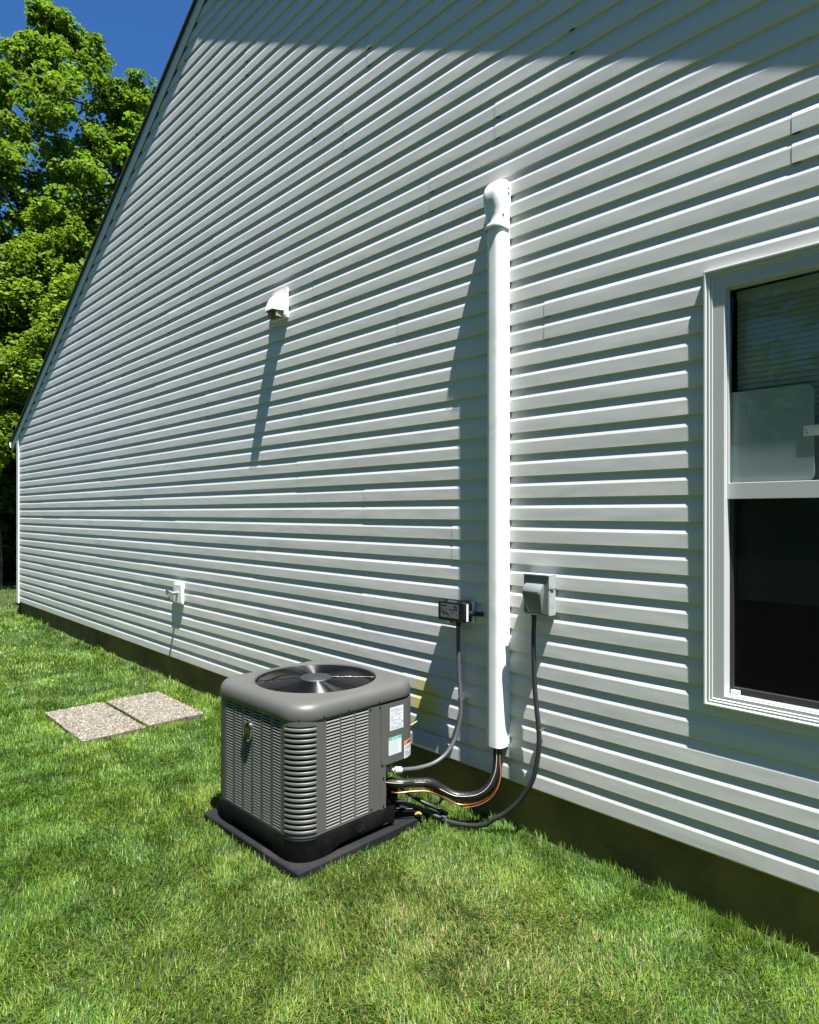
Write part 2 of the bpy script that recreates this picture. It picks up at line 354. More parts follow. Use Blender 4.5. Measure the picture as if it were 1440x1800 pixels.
def roof():
    for side in (-1, 1):
        xe = (XL - .30) if side < 0 else (XR + .30)
        ze = rake_top(xe); n = Vector((side * SL, 0, 1)).normalized()
        a = Vector((XA, 0, ZA + .002)); b = Vector((xe, 0, ze + .002)); t = .02
        mb = MB(); q = [a, b, b + n * t, a + n * t]
        mb.loft([[p + Vector((0, yy, 0)) for p in q] for yy in (-.037 - .004 * (side > 0), 9.1)], True, True, True)
        obj('roof_slope', mb, M_shing, house)
        mb = MB()                                              # rake board, stepped: upper band and lower band
        for o_, top, bot in ((-.012, .008, .055), (-.017, .055, .142), ):
            xs = [XA, xe]
            A = [Vector((x, 0, rake_top(x) - d)) for x in xs for d in (top, bot)]
            pr = [A[0], A[1], A[3], A[2]]
            mb.loft([[p + Vector((0, yy, 0)) for p in pr] for yy in (o_, .012)], True, True, True)
        obj('rake_board', mb, M_trim, house)
        mb = MB(); xs = [XA, xe]; A = [Vector((x, 0, rake_top(x) - d)) for x in xs for d in (.1425, .152)]
        mb.loft([[p + Vector((0, yy, 0)) for p in (A[0], A[1], A[3], A[2])] for yy in (-.004, .012)], True, True, True)
        obj('channel_gap_shade', mb, M_drip, house)  # solid dark strip, shadow of the channel painted below the rake board
        mb = MB()
        pr = [Vector((XA, 0, ZA)), Vector((XA, 0, ZA - .007)), Vector((xe, 0, ze - .007)), Vector((xe, 0, ze))]
        mb.loft([[p + Vector((0, yy, 0)) for p in pr] for yy in (-.040 - .004 * (side > 0), .05)], True, True, True)
        obj('drip_edge', mb, M_drip, house)
        # eave box and gutter
        s = side; wall = XL if s < 0 else XR
        mb = MB().b2(min(xe, wall), max(xe, wall), -.02, 9.05, ze - .03, ze + .0)
        obj('soffit', mb, M_trim, house)
        g = [(0, 0), (0, -.10), (.05, -.10), (.07, -.06), (.10, -.05), (.105, -.01), (.10, -.01), (.09, -.045), (.062, -.052), (.044, -.092), (.006, -.092), (.006, 0)]
        mb = MB().loft([[(xe + s * (x_ + .004), yy, ze + z_ + .005) for x_, z_ in g] for yy in (-.03, 9.05)], True, True, True)
        obj('gutter', mb, M_pvc, house)
        mb = MB()                                              # corner post
        x0 = wall
        zt = rake_top(wall) - .12
        if s < 0: mb.b2(x0 - .02, x0 + .085, -.016, .012, .222, zt); mb.b2(x0 - .02, x0 - .002, .0125, .11, .222, zt)
        else: mb.b2(x0 - .085, x0 + .02, -.016, .012, .222, zt); mb.b2(x0 + .002, x0 + .02, .0125, .11, .222, zt)
        obj('corner_post', mb, M_pvc, house, bevel=.003)
roof()

# ------------------------------------------------------------------ window (part of the house)
def window():
    w = bpy.data.objects.new('window', None); COL.objects.link(w); w.parent = house
    # moulded casing: profile over the width (from the outer edge inwards), y outwards negative
    prof = [(0, .012), (0, -.018), (.002, -.020), (.007, -.020), (.009, -.017), (.012, -.0125), (.016, -.0125), (.018, -.0135), (.021, -.0135), (.024, -.0085), (.027, -.0085), (.029, -.0095), (.031, -.0095), (.034, -.0055), (.078, -.0055), (.080, -.004), (.080, .052), (.05, .052)]
    rings = []
    for d, y in prof:
        x0, x1, z0, z1 = WX0 + d, WX1 - d, WZ0 + d * .42 if d > .034 else WZ0 + d * .95, WZ1 - d
        if d > .034: z0 = WZ0 + .0325 + (d - .034) * .3
        rings.append([(x0, y, z0), (x1, y, z0), (x1, y, z1), (x0, y, z1)])
    obj('casing', MB().loft(rings, True), M_case, w)
    x0, x1 = WX0 + .080, WX1 - .080; zt, zb, zm = WZ1 - .080, WZ0 + .0465, 1.752
    def sash(name, ya, yb, za, zb_, fw, bot, top):
        mb = MB()
        mb.b2(x0, x0 + fw, ya, yb, za, zb_); mb.b2(x1 - fw, x1, ya, yb, za, zb_)
        mb.b2(x0 + fw, x1 - fw, ya + .0005, yb, za, za + bot); mb.b2(x0 + fw, x1 - fw, ya + .0005, yb, zb_ - top, zb_)
        return obj(name, mb, M_case, w, bevel=.0015)
    sash('upper_sash', .024, .046, zm - .034, zt, .006, .066, .006)
    sash('lower_sash', .052, .075, zb, zm + .02, .012, .03, .05)
    p = MB(); p.add([(x0 + .003, .034, zm), (x1 - .003, .034, zm), (x1 - .003, .034, zt), (x0 + .003, .034, zt)], [(0, 1, 2, 3)])
    obj('upper_pane', p, M_glass, w)
    p = MB(); p.add([(x0 + .003, .062, zb), (x1 - .003, .062, zb), (x1 - .003, .062, zm), (x0 + .003, .062, zm)], [(0, 1, 2, 3)])
    obj('lower_pane', p, M_glass, w)
    p = MB(); p.add([(x0 + .001, .0485, zb), (x1 - .001, .0485, zb), (x1 - .001, .0485, zm - .03), (x0 + .001, .0485, zm - .03)], [(0, 1, 2, 3)])
    obj('insect_screen', p, M_mesh, w)
    s = MB(); s.b2(x0, x1, .004, .047, zb - .02, zb + .004)
    obj('sill', s, mat('weathered_sill', (.28, .28, .27), .7, var=.25, vscale=12), w, bevel=.002)
    t = MB(); t.b2(x0 + .008, x0 + .045, .035, .046, zb + .0045, zb + .022)
    obj('screen_tab', t, M_pvc, w, bevel=.003)
    # dim room behind the wall
    r = MB(); X0, X1, Y0, Y1, ZZ0, ZZ1 = -3.4, .7, .10, 4.0, .35, 2.85
    r.add([(X0, Y0, ZZ0), (X1, Y0, ZZ0), (X1, Y1, ZZ0), (X0, Y1, ZZ0), (X0, Y0, ZZ1), (X1, Y0, ZZ1), (X1, Y1, ZZ1), (X0, Y1, ZZ1)],
          [(0, 1, 2, 3), (7, 6, 5, 4), (3, 2, 6, 7), (0, 3, 7, 4), (1, 5, 6, 2)])
    hx0, hx1, hz0, hz1 = WX0 + .05, WX1 - .05, WZ0 + .04, WZ1 - .05
    for a in (((X0, Y0, ZZ0), (hx0, Y0, ZZ0), (hx0, Y0, ZZ1), (X0, Y0, ZZ1)), ((hx1, Y0, ZZ0), (X1, Y0, ZZ0), (X1, Y0, ZZ1), (hx1, Y0, ZZ1)),
              ((hx0, Y0, ZZ0), (hx1, Y0, ZZ0), (hx1, Y0, hz0), (hx0, Y0, hz0)), ((hx0, Y0, hz1), (hx1, Y0, hz1), (hx1, Y0, ZZ1), (hx0, Y0, ZZ1))):
        r.add(a, [(0, 1, 2, 3)])
    obj('room_interior', r, M_room, house)
window()
# blind and board behind the glass
bl = thing('window_blind', 'lowered horizontal slat blind hanging inside the window glass', 'blind', (0, .125, 2.56))
obj('head_rail', MB().b2(-1.07, -.34, -.012, .015, .0, .03), M_blind, bl)
sm = MB().box((0, 0, 0), (.73, .025, .0016), Matrix.Rotation(R(66), 4, 'X')).mesh('slat'); sm.materials.append(M_blind)
for k in range(56):
    o = link('slat', sm, None, bl); o.location = (-.705, 0, -.012 - .0225 * k)
cd = MB()
for x in (-.93, -.48): cd.tube([(x, -.014, 0), (x, -.014, -1.27)], .0012, 5)
obj('ladder_cord', cd, M_blind, bl)
def rrect(x0, x1, z0, z1, r, n=6):
    out = []
    for cx_, cz_, a0 in ((x1 - r, z1 - r, 0), (x0 + r, z1 - r, 90), (x0 + r, z0 + r, 180), (x1 - r, z0 + r, 270)):
        out += [(cx_ + r * math.cos(R(a0 + 90 * k / n)), cz_ + r * math.sin(R(a0 + 90 * k / n))) for k in range(n + 1)]
    return out
bd = thing('leaning_board', 'pale blue grey board with rounded corners standing right behind the upper glass', 'board', (-.94, .0525, 1.78))
rr = rrect(-.172, .175, 0, .378, .032)
obj('panel', MB().loft([[(x, y, z) for x, z in rr] for y in (0, .009)], True, True, True), M_board, bl if False else bd, bevel=.002)
b_ = MB().b2(.140, .215, -.008, -.0005, .175, .215); b_.b2(.150, .158, -.0088, -.0078, .190, .198); b_.b2(.150, .158, -.0088, -.0078, .202, .208)
obj('bracket', b_, M_pvc, bd, bevel=.003)

# ------------------------------------------------------------------ line set cover (white duct) and pipes
def duct():
    t = thing('line_set_cover', 'tall white plastic duct with a rounded elbow cap running up the siding', 'duct', (-2.232, 0, .38))
    w, p, rr_ = .049, .077, .034
    sec = [(-w, .008)]
    for k in range(9):
        a = R(180 + 90 * k / 8); sec.append((-w + rr_ + rr_ * math.cos(a), -p + rr_ + rr_ * math.sin(a)))
    for k in range(9):
        a = R(270 + 90 * k / 8); sec.append((w - rr_ + rr_ * math.cos(a), -p + rr_ + rr_ * math.sin(a)))
    sec.append((w, .008))
    inner = [(x * .95, y * .95 + .001) for x, y in sec]
    mb = MB()
    for s_, in ((sec,), (inner,)):
        mb.loft([[(x, y, z) for x, y in s_] for z in (.045, 1.0, 2.0, 2.86)], False)
    mb.add([(x, y, .045) for x, y in sec] + [(x, y, .045) for x, y in inner], [(k, k + 1, len(sec) + k + 1, len(sec) + k) for k in range(len(sec) - 1)])
    obj('cover', mb, M_pvc, t, smooth=40)
    fl = MB().b2(w, w + .007, -.004, .006, .06, 2.85); fl.b2(-w - .007, -w, -.004, .006, .06, 2.85)
    obj('back_flange', fl, M_pvc, t)
    # elbow: the section swells, then sweeps back into the wall
    rings = []
    def ring(s, ang, o):
        k_ = 1.0 * s; out = []
        for x, y in sec:
            q = Vector((x * k_, 0, 0)); d = -y * k_
            # rotate the outward direction about X towards +Z by ang
            out.append(o + q + Vector((0, -d * math.cos(ang), d * math.sin(ang))))
        return out
    for z, s in ((2.78, 1.13), (2.786, 1.17), (2.80, 1.165), (2.815, 1.11), (2.85, 1.12), (2.885, 1.2), (2.92, 1.29), (2.95, 1.31)):
        rings.append([Vector((x * s, y * s if y < 0 else y, z)) for x, y in sec])
    for k in range(1, 11):
        rings.append(ring(1.31 + .02 * math.sin(math.pi * k / 10), R(90 * k / 10), Vector((0, 0, 2.95))))
    cap = obj('elbow_cap', MB().loft(rings, False), M_pvc, t, smooth=50)
    sc = MB()
    for z, x in ((2.845, .050), (2.99, .060), (2.965, .060)): sc.box((x, -.052 if z < 2.9 else -.02, z), (.016, .012, .004))
    obj('clip_slot', sc, M_black, cap)
    return t
duct()
# bulging siding flange edge beside duct: bracket strip
ls = thing('refrigerant_line', 'thick black insulated pipe curving from the white duct to the grey air conditioner', 'pipe', (0, 0, 0))
pts = spline([(-2.232, -.038, .62), (-2.224, -.040, .42), (-2.22, -.045, .342), (-2.221, -.06, .28), (-2.243, -.09, .212), (-2.293, -.13, .169), (-2.372, -.19, .158), (-2.429, -.24, .187), (-2.467, -.30, .230), (-2.51, -.38, .242), (-2.55, -.46, .249), (-2.64, -.51, .25), (-2.74, -.53, .25)], 7)
obj('insulated_pipe', MB().tube(pts, .0245, 14), M_ins, ls, smooth=60)
for k in (26, 40, 58):
    p, q = pts[k], pts[k + 1]
    ring = MB(); ring.tube([p - (q - p) * .15, p + (q - p) * .25], .026, 14); obj('cable_tie', ring, M_black, ls)
off = [p + Vector((.011, -.024, .011)) for p in pts]
obj('control_wire', MB().tube(off[4:], .0018, 6), mat('white_wire', (.5, .46, .40), .4), ls, smooth=60)
cl = thing('copper_line', 'thin bare copper pipe bending below the black insulated line', 'pipe')
pc = spline([(-2.212, -.040, .60), (-2.208, -.042, .44), (-2.200, -.048, .365), (-2.186, -.062, .295), (-2.186, -.085, .240), (-2.217, -.11, .181), (-2.276, -.15, .139), (-2.345, -.20, .124), (-2.39, -.25, .150), (-2.424, -.31, .190), (-2.458, -.36, .208), (-2.503, -.42, .208), (-2.551, -.48, .205), (-2.66, -.50, .205)], 7)
obj('bare_pipe', MB().tube(pc, .0050, 10), M_cop, cl, smooth=60)
ow = [p + Vector((.004, -.008, -.010)) for p in pc[8:48]]
obj('orange_wire', MB().tube(ow, .0022, 6), mat('orange_wire', (.30, .10, .04), .4), cl, smooth=60)

# ------------------------------------------------------------------ air conditioner
AC = thing('air_conditioner', 'grey outdoor air conditioning unit with louvred sides and a round fan grille on top', 'air conditioner', (-2.935, -.705, 0), R(1.0))
A, RC = .395, .12
def rsq(a, r, z, n=10, side=0):
    arcs = []
    for cx_, cy_, a0 in ((a - r, a - r, 0), (-a + r, a - r, 90), (-a + r, -a + r, 180), (a - r, -a + r, 270)):
        arcs.append([Vector((cx_ + r * math.cos(R(a0 + 90 * k / n)), cy_ + r * math.sin(R(a0 + 90 * k / n)), z)) for k in range(n + 1)])
    out = []
    for i, ar in enumerate(arcs):
        out += ar; nx = arcs[(i + 1) % 4][0]
        out += [ar[-1].lerp(nx, k / (side + 1)) for k in range(1, side + 1)]
    return out
def circ_like(ref, rad, z):
    return [Vector((rad * p.x / math.hypot(p.x, p.y), rad * p.y / math.hypot(p.x, p.y), z)) for p in ref]
def lid():
    ZT = .776; rings = []
    for ins, z in ((.012, .690), (.002, .690), (-.004, .693), (-.006, .698), (-.005, .722), (-.003, .737), (.004, .752), (.016, .764), (.034, .771), (.052, .7735)):
        rings.append(rsq(A - ins, max(RC + .012 - ins, .02), z, 14, 12))
    ref = rings[-1]
    c1 = circ_like(ref, .340, ZT)
    for t in (.35, .7):
        rings.append([p.lerp(q, t) for p, q in zip(ref, c1)])
    rings += [circ_like(ref, .333, ZT + .001), circ_like(ref, .329, ZT + .003), circ_like(ref, .3245, ZT + .002), circ_like(ref, .320, ZT - .006), circ_like(ref, .318, ZT - .07), circ_like(ref, .322, ZT - .10)]
    l = obj('top_cover', MB().loft(rings, True), M_ac, AC, smooth=45)
    for side, u, z in (('y', -.11, .704), ('c', 0, .704), ('x', -.10, .704), ('x', .10, .704), ('x', -.25, .704), ('y', .2, .704)):
        m = MB()
        if side == 'y': m.lathe([(.0045, -.004), (.0045, 0)], (u, -A - .004, z), 'y', 8)
        elif side == 'x': m.lathe([(.0045, 0), (.0045, .004)], (A + .004, u, z), 'x', 8)
        else: m.lathe([(.0045, -.004), (.0045, 0)], (A - .036, -A + .036, z), 'y', 8); [None]
        obj('screw', m, M_black, l)
    g = bpy.data.objects.new('fan_guard', None); COL.objects.link(g); g.parent = AC; g.location = (0, 0, ZT - .004)
    def wire_ring(r, z, w=.0020):
        n = 72; mb = MB()
        rings = [[Vector(((r + w * math.cos(q)) * math.cos(t), (r + w * math.cos(q)) * math.sin(t), z + w * math.sin(q))) for q in (0, 1.57, 3.14, 4.71)] for t in (2 * math.pi * k / n for k in range(n + 1))]
        mb.loft(rings, True); return mb
    for k in range(17):
        r = .094 + (.318 - .094) * k / 16
        z = .006 * (1 - (r / .318) ** 2) - .003
        obj('guard_ring', wire_ring(r, z), M_wire, g, smooth=80)
    for k in range(8):
        a = R(45 * k + 9); mb = MB().tube([(.07 * math.cos(a), .07 * math.sin(a), .005), (.319 * math.cos(a), .319 * math.sin(a), -.006)], .0026, 6)
        obj('spoke', mb, M_wire, g, smooth=80)
    obj('motor_cap', MB().lathe([(.086, -.006), (.087, .001), (.082, .006), (.062, .0075), (.058, .011), (.05, .012), (.0005, .0125)], (0, 0, 0.002), 'z', 40), M_cap, g, smooth=40)
    f = bpy.data.objects.new('fan', None); COL.objects.link(f); f.parent = AC; f.location = (0, 0, .675)
    obj('hub', MB().lathe([(.075, -.10), (.075, .05), (.06, .065)], (0, 0, 0), 'z', 24), M_blade, f, smooth=40)
    for k in range(3):
        mb = MB(); rings = []
        for i in range(9):
            rr_ = .07 + (.305 - .07) * i / 8; half = .55 + .25 * i / 8
            rings.append([(rr_ * math.cos(t), rr_ * math.sin(t), .05 - .075 * (t / half + 1) / 2 * 1.3) for t in np.linspace(-half, half, 9)])
        mb.loft(rings, False)
        o = obj('fan_blade', mb, M_blade, f, smooth=80); o.rotation_euler = (0, 0, R(120 * k + 35))
lid()
def cabinet():
    zb, zt = .155, .702
    # dark coil behind the louvres (the rear right corner is cut away low down)
    def notch(a, cut_x, cut_y, z, r=.10):
        P = []
        for cx_, cy_, a0 in ((-a + r, a - r, 90), (-a + r, -a + r, 180), (a - r, -a + r, 270)):
            P += [Vector((cx_ + r * math.cos(R(a0 + 90 * k / 8)), cy_ + r * math.sin(R(a0 + 90 * k / 8)), z)) for k in range(9)]
        P += [Vector((a, cut_y, z)), Vector((cut_x, cut_y, z)), Vector((cut_x, a, z))]
        return P
    obj('coil', MB().loft([notch(A - .016, .16, .151, .10), notch(A - .016, .16, .151, .372)], True, True, True)
        .loft([rsq(A - .016, RC - .016, .3725), rsq(A - .016, RC - .016, .72)], True, True, True), M_coil, AC)
    th = .009
    # front louvre face (towards the lawn) : frame
    fr = MB(); y0, y1 = -A, -A + th
    xs = [-.2445 + .0875 * k for k in range(6)]
    fr.b2(-.275, .275, y0, y1, zb, zb + .012); fr.b2(-.275, .275, y0, y1, zt - .02, zt)
    prev = -.275
    for x in xs: fr.b2(prev, x, y0, y1, zb + .012, zt - .02); prev = x + .062
    fr.b2(prev, .275, y0, y1, zb + .012, zt - .02)
    obj('lawn_side_frame', fr, M_ac, AC, bevel=.001)
    fr = MB(); x0, x1 = A - th, A
    ys = [-.232, -.141, -.050]
    fr.b2(x0, x1, -.275, .034, zb, zb + .012); fr.b2(x0, x1, -.275, .034, zt - .02, zt)
    prev = -.275
    for y in ys: fr.b2(x0, x1, prev, y, zb + .012, zt - .02); prev = y + .080
    fr.b2(x0, x1, prev, .037, zb + .012, zt - .02)
    obj('service_side_frame', fr, M_ac, AC, bevel=.001)
    def louvres(axis, u0, u1, n):
        mb = MB(); z_lo, z_hi = zb + .012, zt - .02; pt = (z_hi - z_lo) / n
        for k in range(n):
            z = z_lo + pt * k
            # each louvre: slants outwards and down, thin lip
            sec = [(-.009, pt * .24), (-.0012, pt * .54), (.0007, pt * .22), (.0007, pt * .10), (-.0002, pt * .05), (-.009, -pt * .08)]
            rings = []
            for u in (u0, u1):
                rings.append([(u, -A - d, z + h) if axis == 'y' else (A + d, u, z + h) for d, h in sec])
            mb.loft(rings, True, True, True)
        return mb
    for x in xs: obj('louvre_column', louvres('y', x, x + .062, 36), M_acl, AC, kind='stuff')
    for y in ys: obj('louvre_column', louvres('x', y, y + .080, 34), M_acl, AC, kind='stuff')
    # corner louvres (curved bands)
    def arc(r, z, a0=270, a1=360, n=12, c=(A - RC, -A + RC), ext=0.0):
        return [Vector((c[0] + r * math.cos(R(a0 + (a1 - a0) * k / n)), c[1] + r * math.sin(R(a0 + (a1 - a0) * k / n)), z)) for k in range(n + 1)]
    def band(prof, a0, a1, c=(A - RC, -A + RC), cap=True):
        mb = MB(); P = [arc(RC + d, z, a0, a1, 14, c) for d, z in prof]
        mb.loft(P + [P[0]], False)
        if cap:
            for k in (0, 14): mb.add([r[k] for r in P], [tuple(range(len(P))) if k else tuple(reversed(range(len(P))))])
        return mb
    pit = (.670 - .172) / 20
    for k in range(20):
        z = .172 + pit * k
        prof = [(-.006, -.002), (.0014, 0), (.0036, .0016), (.0042, .006), (.0036, .0125), (.0020, .0150), (-.006, .0178)]
        obj('corner_louvre', band([(d, z + h) for d, h in prof], 277, 353), M_ac, AC, smooth=50)
    co = band([(0, zb), (0, .170), (-.007, .170), (-.007, zb)], 270, 360, cap=False)
    for p in (band([(0, .670), (0, zt), (-.007, zt), (-.007, .670)], 270, 360, cap=False), band([(.0006, .1705), (.0006, .6695), (-.007, .6695), (-.007, .1705)], 270, 278), band([(.0006, .1705), (.0006, .6695), (-.007, .6695), (-.007, .1705)], 352, 360)):
        co.add(p.v, p.f)
    obj('corner_post', co, M_ac, AC, smooth=50)
    # far left corner and plain back
    bk = MB(); P = [rsq(A - .001, RC, z, 10) for z in (zb, zt)]
    pl = [(r[11:33]) for r in P]; bk.loft(pl, False)
    obj('rear_panel', bk, M_ac, AC, smooth=60)
    # blank strip, lower strip and service panel on the right side
    pn = MB().b2(A - .008, A + .0008, .0375, .1125, zb, .688)
    obj('side_strip', pn, M_ac, AC, bevel=.0015)
    pn = MB().b2(A - .008, A - .0005, .114, .151, zb - .005, .368); pn.b2(A - .05, A - .0085, .148, .151, zb - .005, .368)
    obj('lower_strip', pn, M_ac, AC, bevel=.0015)
    P = [Vector((A + .001, .115, 0)), Vector((A + .001, .19, 0))] + [p + Vector((.001 * math.cos(R(9 * k)), .001 * math.sin(R(9 * k)), 0)) for k, p in enumerate(arc(RC, 0, 0, 90, 10, (A - RC, A - RC)))] + [Vector((.05, A + .001, 0))]
    Q = [p - Vector((.008, .002, 0)) for p in P]
    sp = MB()
    def zz(p, z): return Vector((p.x, p.y, z))
    sp.loft([[zz(p, .370) for p in P], [zz(p, .682) for p in P]], False)
    sp.loft([[zz(p, .370) for p in Q], [zz(p, .370) for p in P]], False); sp.loft([[zz(p, .682) for p in P], [zz(p, .682) for p in Q]], False)
    sp.add([zz(P[0], .37), zz(P[0], .682), zz(Q[0], .682), zz(Q[0], .37)], [(0, 1, 2, 3)])
    panel = obj('service_panel', sp, M_ac, AC, smooth=40)
    sc = MB()
    for y, z in ((.045, .676), (.049, .175), (.123, .38), (.131, .31), (.131, .17), (.108, .674)): sc.lathe([(.0045, 0), (.0045, .003)], (A + .001, y, z), 'x', 8)
    obj('panel_screw', sc, M_black, AC)
    bz = MB(); 
    # ---- printed labels
    X = A + .0022
    def rect(y0, y1, z0, z1, d=0): return MB().add([(X + d, y0, z0), (X + d, y1, z0), (X + d, y1, z1), (X + d, y0, z1)], [(0, 1, 2, 3)])
    r1 = obj('rating_label', rect(.175, .271, .538, .657), M_white, AC)
    ink = MB(); rr2 = random.Random(3)
    for i in range(15):
        z = .648 - .0072 * i; y = .182
        while y < .255:
            l = rr2.uniform(.008, .026); 
            if rr2.random() < .75: ink.add(rect(y, min(y + l, .262), z - .0036, z, .0003).v, [(0, 1, 2, 3)])
            y += l + .004
    obj('print_line', ink, M_grey, r1, kind='stuff')
    ib = MB().add(rect(.260, .266, .566, .577, .0004).v, [(0, 1, 2, 3)]); obj('print_mark', ib, M_ink, r1)
    r2 = obj('notice_label', rect(.167, .257, .412, .503), M_white, AC)
    obj('notice_header', rect(.168, .256, .488, .502, .0003), M_green, r2)
    obj('notice_lettering', lettering('NOTICE', .009, lambda u, v: (X + .0007, .212 + u, .4905 + v), .2), M_white, r2)
    ink = MB()
    for i in range(9):
        z = .482 - .0075 * i; ink.add(rect(.172, .172 + rr2.uniform(.055, .078), z - .0028, z, .0003).v, [(0, 1, 2, 3)])
    obj('print_line', ink, mat('pale_green_print', (.35, .5, .44), .5), r2, kind='stuff')
    # warning label wraps the rounded rear corner
    def wrap(a0, a1, z0, z1, d):
        c = (A - RC, A - RC); n = 8
        ar = [Vector((c[0] + (RC + .0022 + d) * math.cos(R(a0 + (a1 - a0) * k / n)), c[1] + (RC + .0022 + d) * math.sin(R(a0 + (a1 - a0) * k / n)), 0)) for k in range(n + 1)]
        return MB().loft([[zz(p, z0) for p in ar], [zz(p, z1) for p in ar]], False)
    r3 = obj('warning_label', wrap(1, 62, .371, .462, 0), M_white, AC, smooth=60)
    obj('warning_header', wrap(1.5, 61, .440, .461, .0004), M_orange, r3, smooth=60)
    rl = RC + .0032
    obj('warning_lettering', lettering('WARNING', .0085, lambda u, v: (A - RC + rl * math.cos((u + .052) / rl), A - RC + rl * math.sin((u + .052) / rl), .4465 + v), .24), M_ink, r3)
    ink = MB()
    for a0, a1, z in ((4, 45, .432), (4, 50, .426), (4, 40, .420), (3, 16, .408), (32, 46, .408), (4, 50, .399), (4, 48, .393), (4, 52, .387), (4, 44, .381)):
        t_ = wrap(a0, a1, z - (.006 if z == .408 else .0026), z, .0004); ink.add(t_.v, t_.f)
    obj('print_line', ink, M_grey, r3, kind='stuff')
    # ---- base pan with raised cut-outs between the corner feet
    n = 24; ref = []
    def pan(a, r, zf, cut):
        P = rsq(a, r, 0, 8)
        D = []
        for i, p in enumerate(P):
            q = P[(i + 1) % len(P)]; m = max(1, int((q - p).length / .03))
            for k in range(m):
                s_ = p.lerp(q, k / m)
                if s_.x > cut and s_.y > .205:          # valve corner cut away
                    s_ = Vector((min(s_.x, cut), s_.y, 0)) if s_.y > s_.x else Vector((s_.x, .205, 0))
                D.append(Vector((s_.x, s_.y, zf(s_))))
        return D
    foot = lambda p: .046 + .028 * max(0, min(1, (.215 - min(abs(p.x), abs(p.y)) - 0) / .05)) if min(abs(p.x), abs(p.y)) < .215 else .046
    bp = MB().loft([pan(A - .03, RC - .03, foot, .22), pan(A + .002, RC, foot, .22), pan(A + .005, RC, lambda p: .09, .22), pan(A + .006, RC, lambda p: .147, .22), pan(A + .003, RC, lambda p: .151, .22), pan(A - .012, RC, lambda p: .151, .22)], True)
    obj('base_pan', bp, M_base, AC, smooth=40)
    obj('chalk_mark', lettering('OK', .032, lambda u, v: (A + .0075, -.02 + u, .092 + v), .12), mat('faint_chalk', (.0095, .0085, .007), .8), AC)
    # ---- badge
    b = MB(); 
    def oval(rx, rz_, y): return [(-.022 + rx * math.cos(t), y, .573 + rz_ * math.sin(t)) for t in np.linspace(0, 2 * math.pi, 33)[:-1]]
    b.loft([oval(.037, .050, -A - .0), oval(.037, .050, -A - .010), oval(.033, .045, -A - .014), oval(.029, .041, -A - .012)], True)
    badge = obj('maker_badge', b, M_chrome, AC, smooth=40)
    obj('badge_face', MB().add(oval(.0295, .0415, -A - .0122), [tuple(range(32))]), mat('badge_black', (.012, .012, .012), .35), badge)
    em = MB(); 
    for z, w_ in ((.585, .017), (.577, .021), (.566, .019)): em.b2(-.022 - w_, -.022 + w_, -A - .0132, -A - .0125, z - .0022, z + .0022)
    em.b2(-.036, -.031, -A - .0131, -A - .0125, .5655, .587); 
    obj('badge_emblem', em, mat('badge_print', (.07, .065, .05), .4), badge)
    # ---- valves in the cut-away corner
    v = MB().tube([(.30, .235, .15), (.30, .235, .33)], .008, 8)
    obj('valve_pipe', v, M_brass, AC, smooth=50)
    v = MB().lathe([(.014, 0), (.016, .01), (.016, .03), (.012, .04)], (.25, .20, .235), 'x', 12).lathe([(.010, 0), (.011, .02), (.009, .05)], (.20, .22, .218), 'x', 12)
    obj('service_valve', v, M_brass, AC, smooth=40)
cabinet()
pad = thing('equipment_pad', 'square black plastic pad lying in the grass under the air conditioner', 'pad', (-2.945, -.69, 0), R(1.4))
h = .437
prf = [(0, -.04), (0, .036), (-.004, .042), (-.010, .0445)]
obj('pad_slab', MB().loft([rsq(h + i, .016, z, 4) for i, z in prf], True, True, True), M_pad, pad, smooth=30)

# ------------------------------------------------------------------ conduits, boxes on the wall
w1 = thing('grey_conduit', 'grey flexible conduit curving from the black surge box down to the air conditioner', 'conduit')
c1 = spline([(-2.502, -.045, 1.06), (-2.500, -.045, .90), (-2.494, -.045, .75), (-2.482, -.046, .62), (-2.480, -.052, .52), (-2.488, -.08, .415), (-2.502, -.14, .338), (-2.522, -.22, .300), (-2.54, -.32, .295), (-2.548, -.41, .308), (-2.556, -.48, .322), (-2.60, -.515, .327)], 8)
obj('hose', MB().tube(c1, .0115, 12), M_cond, w1, smooth=60)
obj('connector', MB().tube([c1[-14], c1[-9]], .018, 10).tube([c1[-9], c1[-5], c1[-1]], .013, 10), mat('pale_connector', (.5, .5, .48), .4), w1, smooth=40)
obj('strap_clip', MB().box((-2.487, -.030, .62), (.032, .042, .010)), M_galv, w1, bevel=.003)
w2 = thing('dark_conduit', 'dark flexible conduit hanging from the grey disconnect box into the grass by the foundation', 'conduit')
c2 = spline([(-1.993, -.038, 1.16), (-1.994, -.038, 1.10), (-1.996, -.038, 1.03), (-1.994, -.038, .92), (-1.982, -.042, .75), (-1.957, -.045, .556), (-1.960, -.05, .442), (-1.986, -.06, .318), (-2.045, -.08, .211), (-2.112, -.11, .132), (-2.168, -.138, .088), (-2.215, -.158, .050), (-2.29, -.185, .028), (-2.40, -.225, .024), (-2.50, -.262, .045), (-2.57, -.33, .085), (-2.62, -.42, .13)], 7)
obj('hose', MB().tube(c2, .0125, 12), M_condb, w2, smooth=60)
obj('strap_clip', MB().box((-1.957, -.030, .575), (.034, .046, .010)), M_galv, w2, bevel=.003)
dl = thing('drain_hose', 'black hoses and line ends lying across the back of the black pad', 'hose')
obj('black_hose', MB().tube(spline([(-2.72, -.36, .20), (-2.66, -.30, .13), (-2.60, -.24, .075), (-2.52, -.2, .05), (-2.46, -.20, .04)], 6), .012, 8), M_ins, dl, smooth=60)
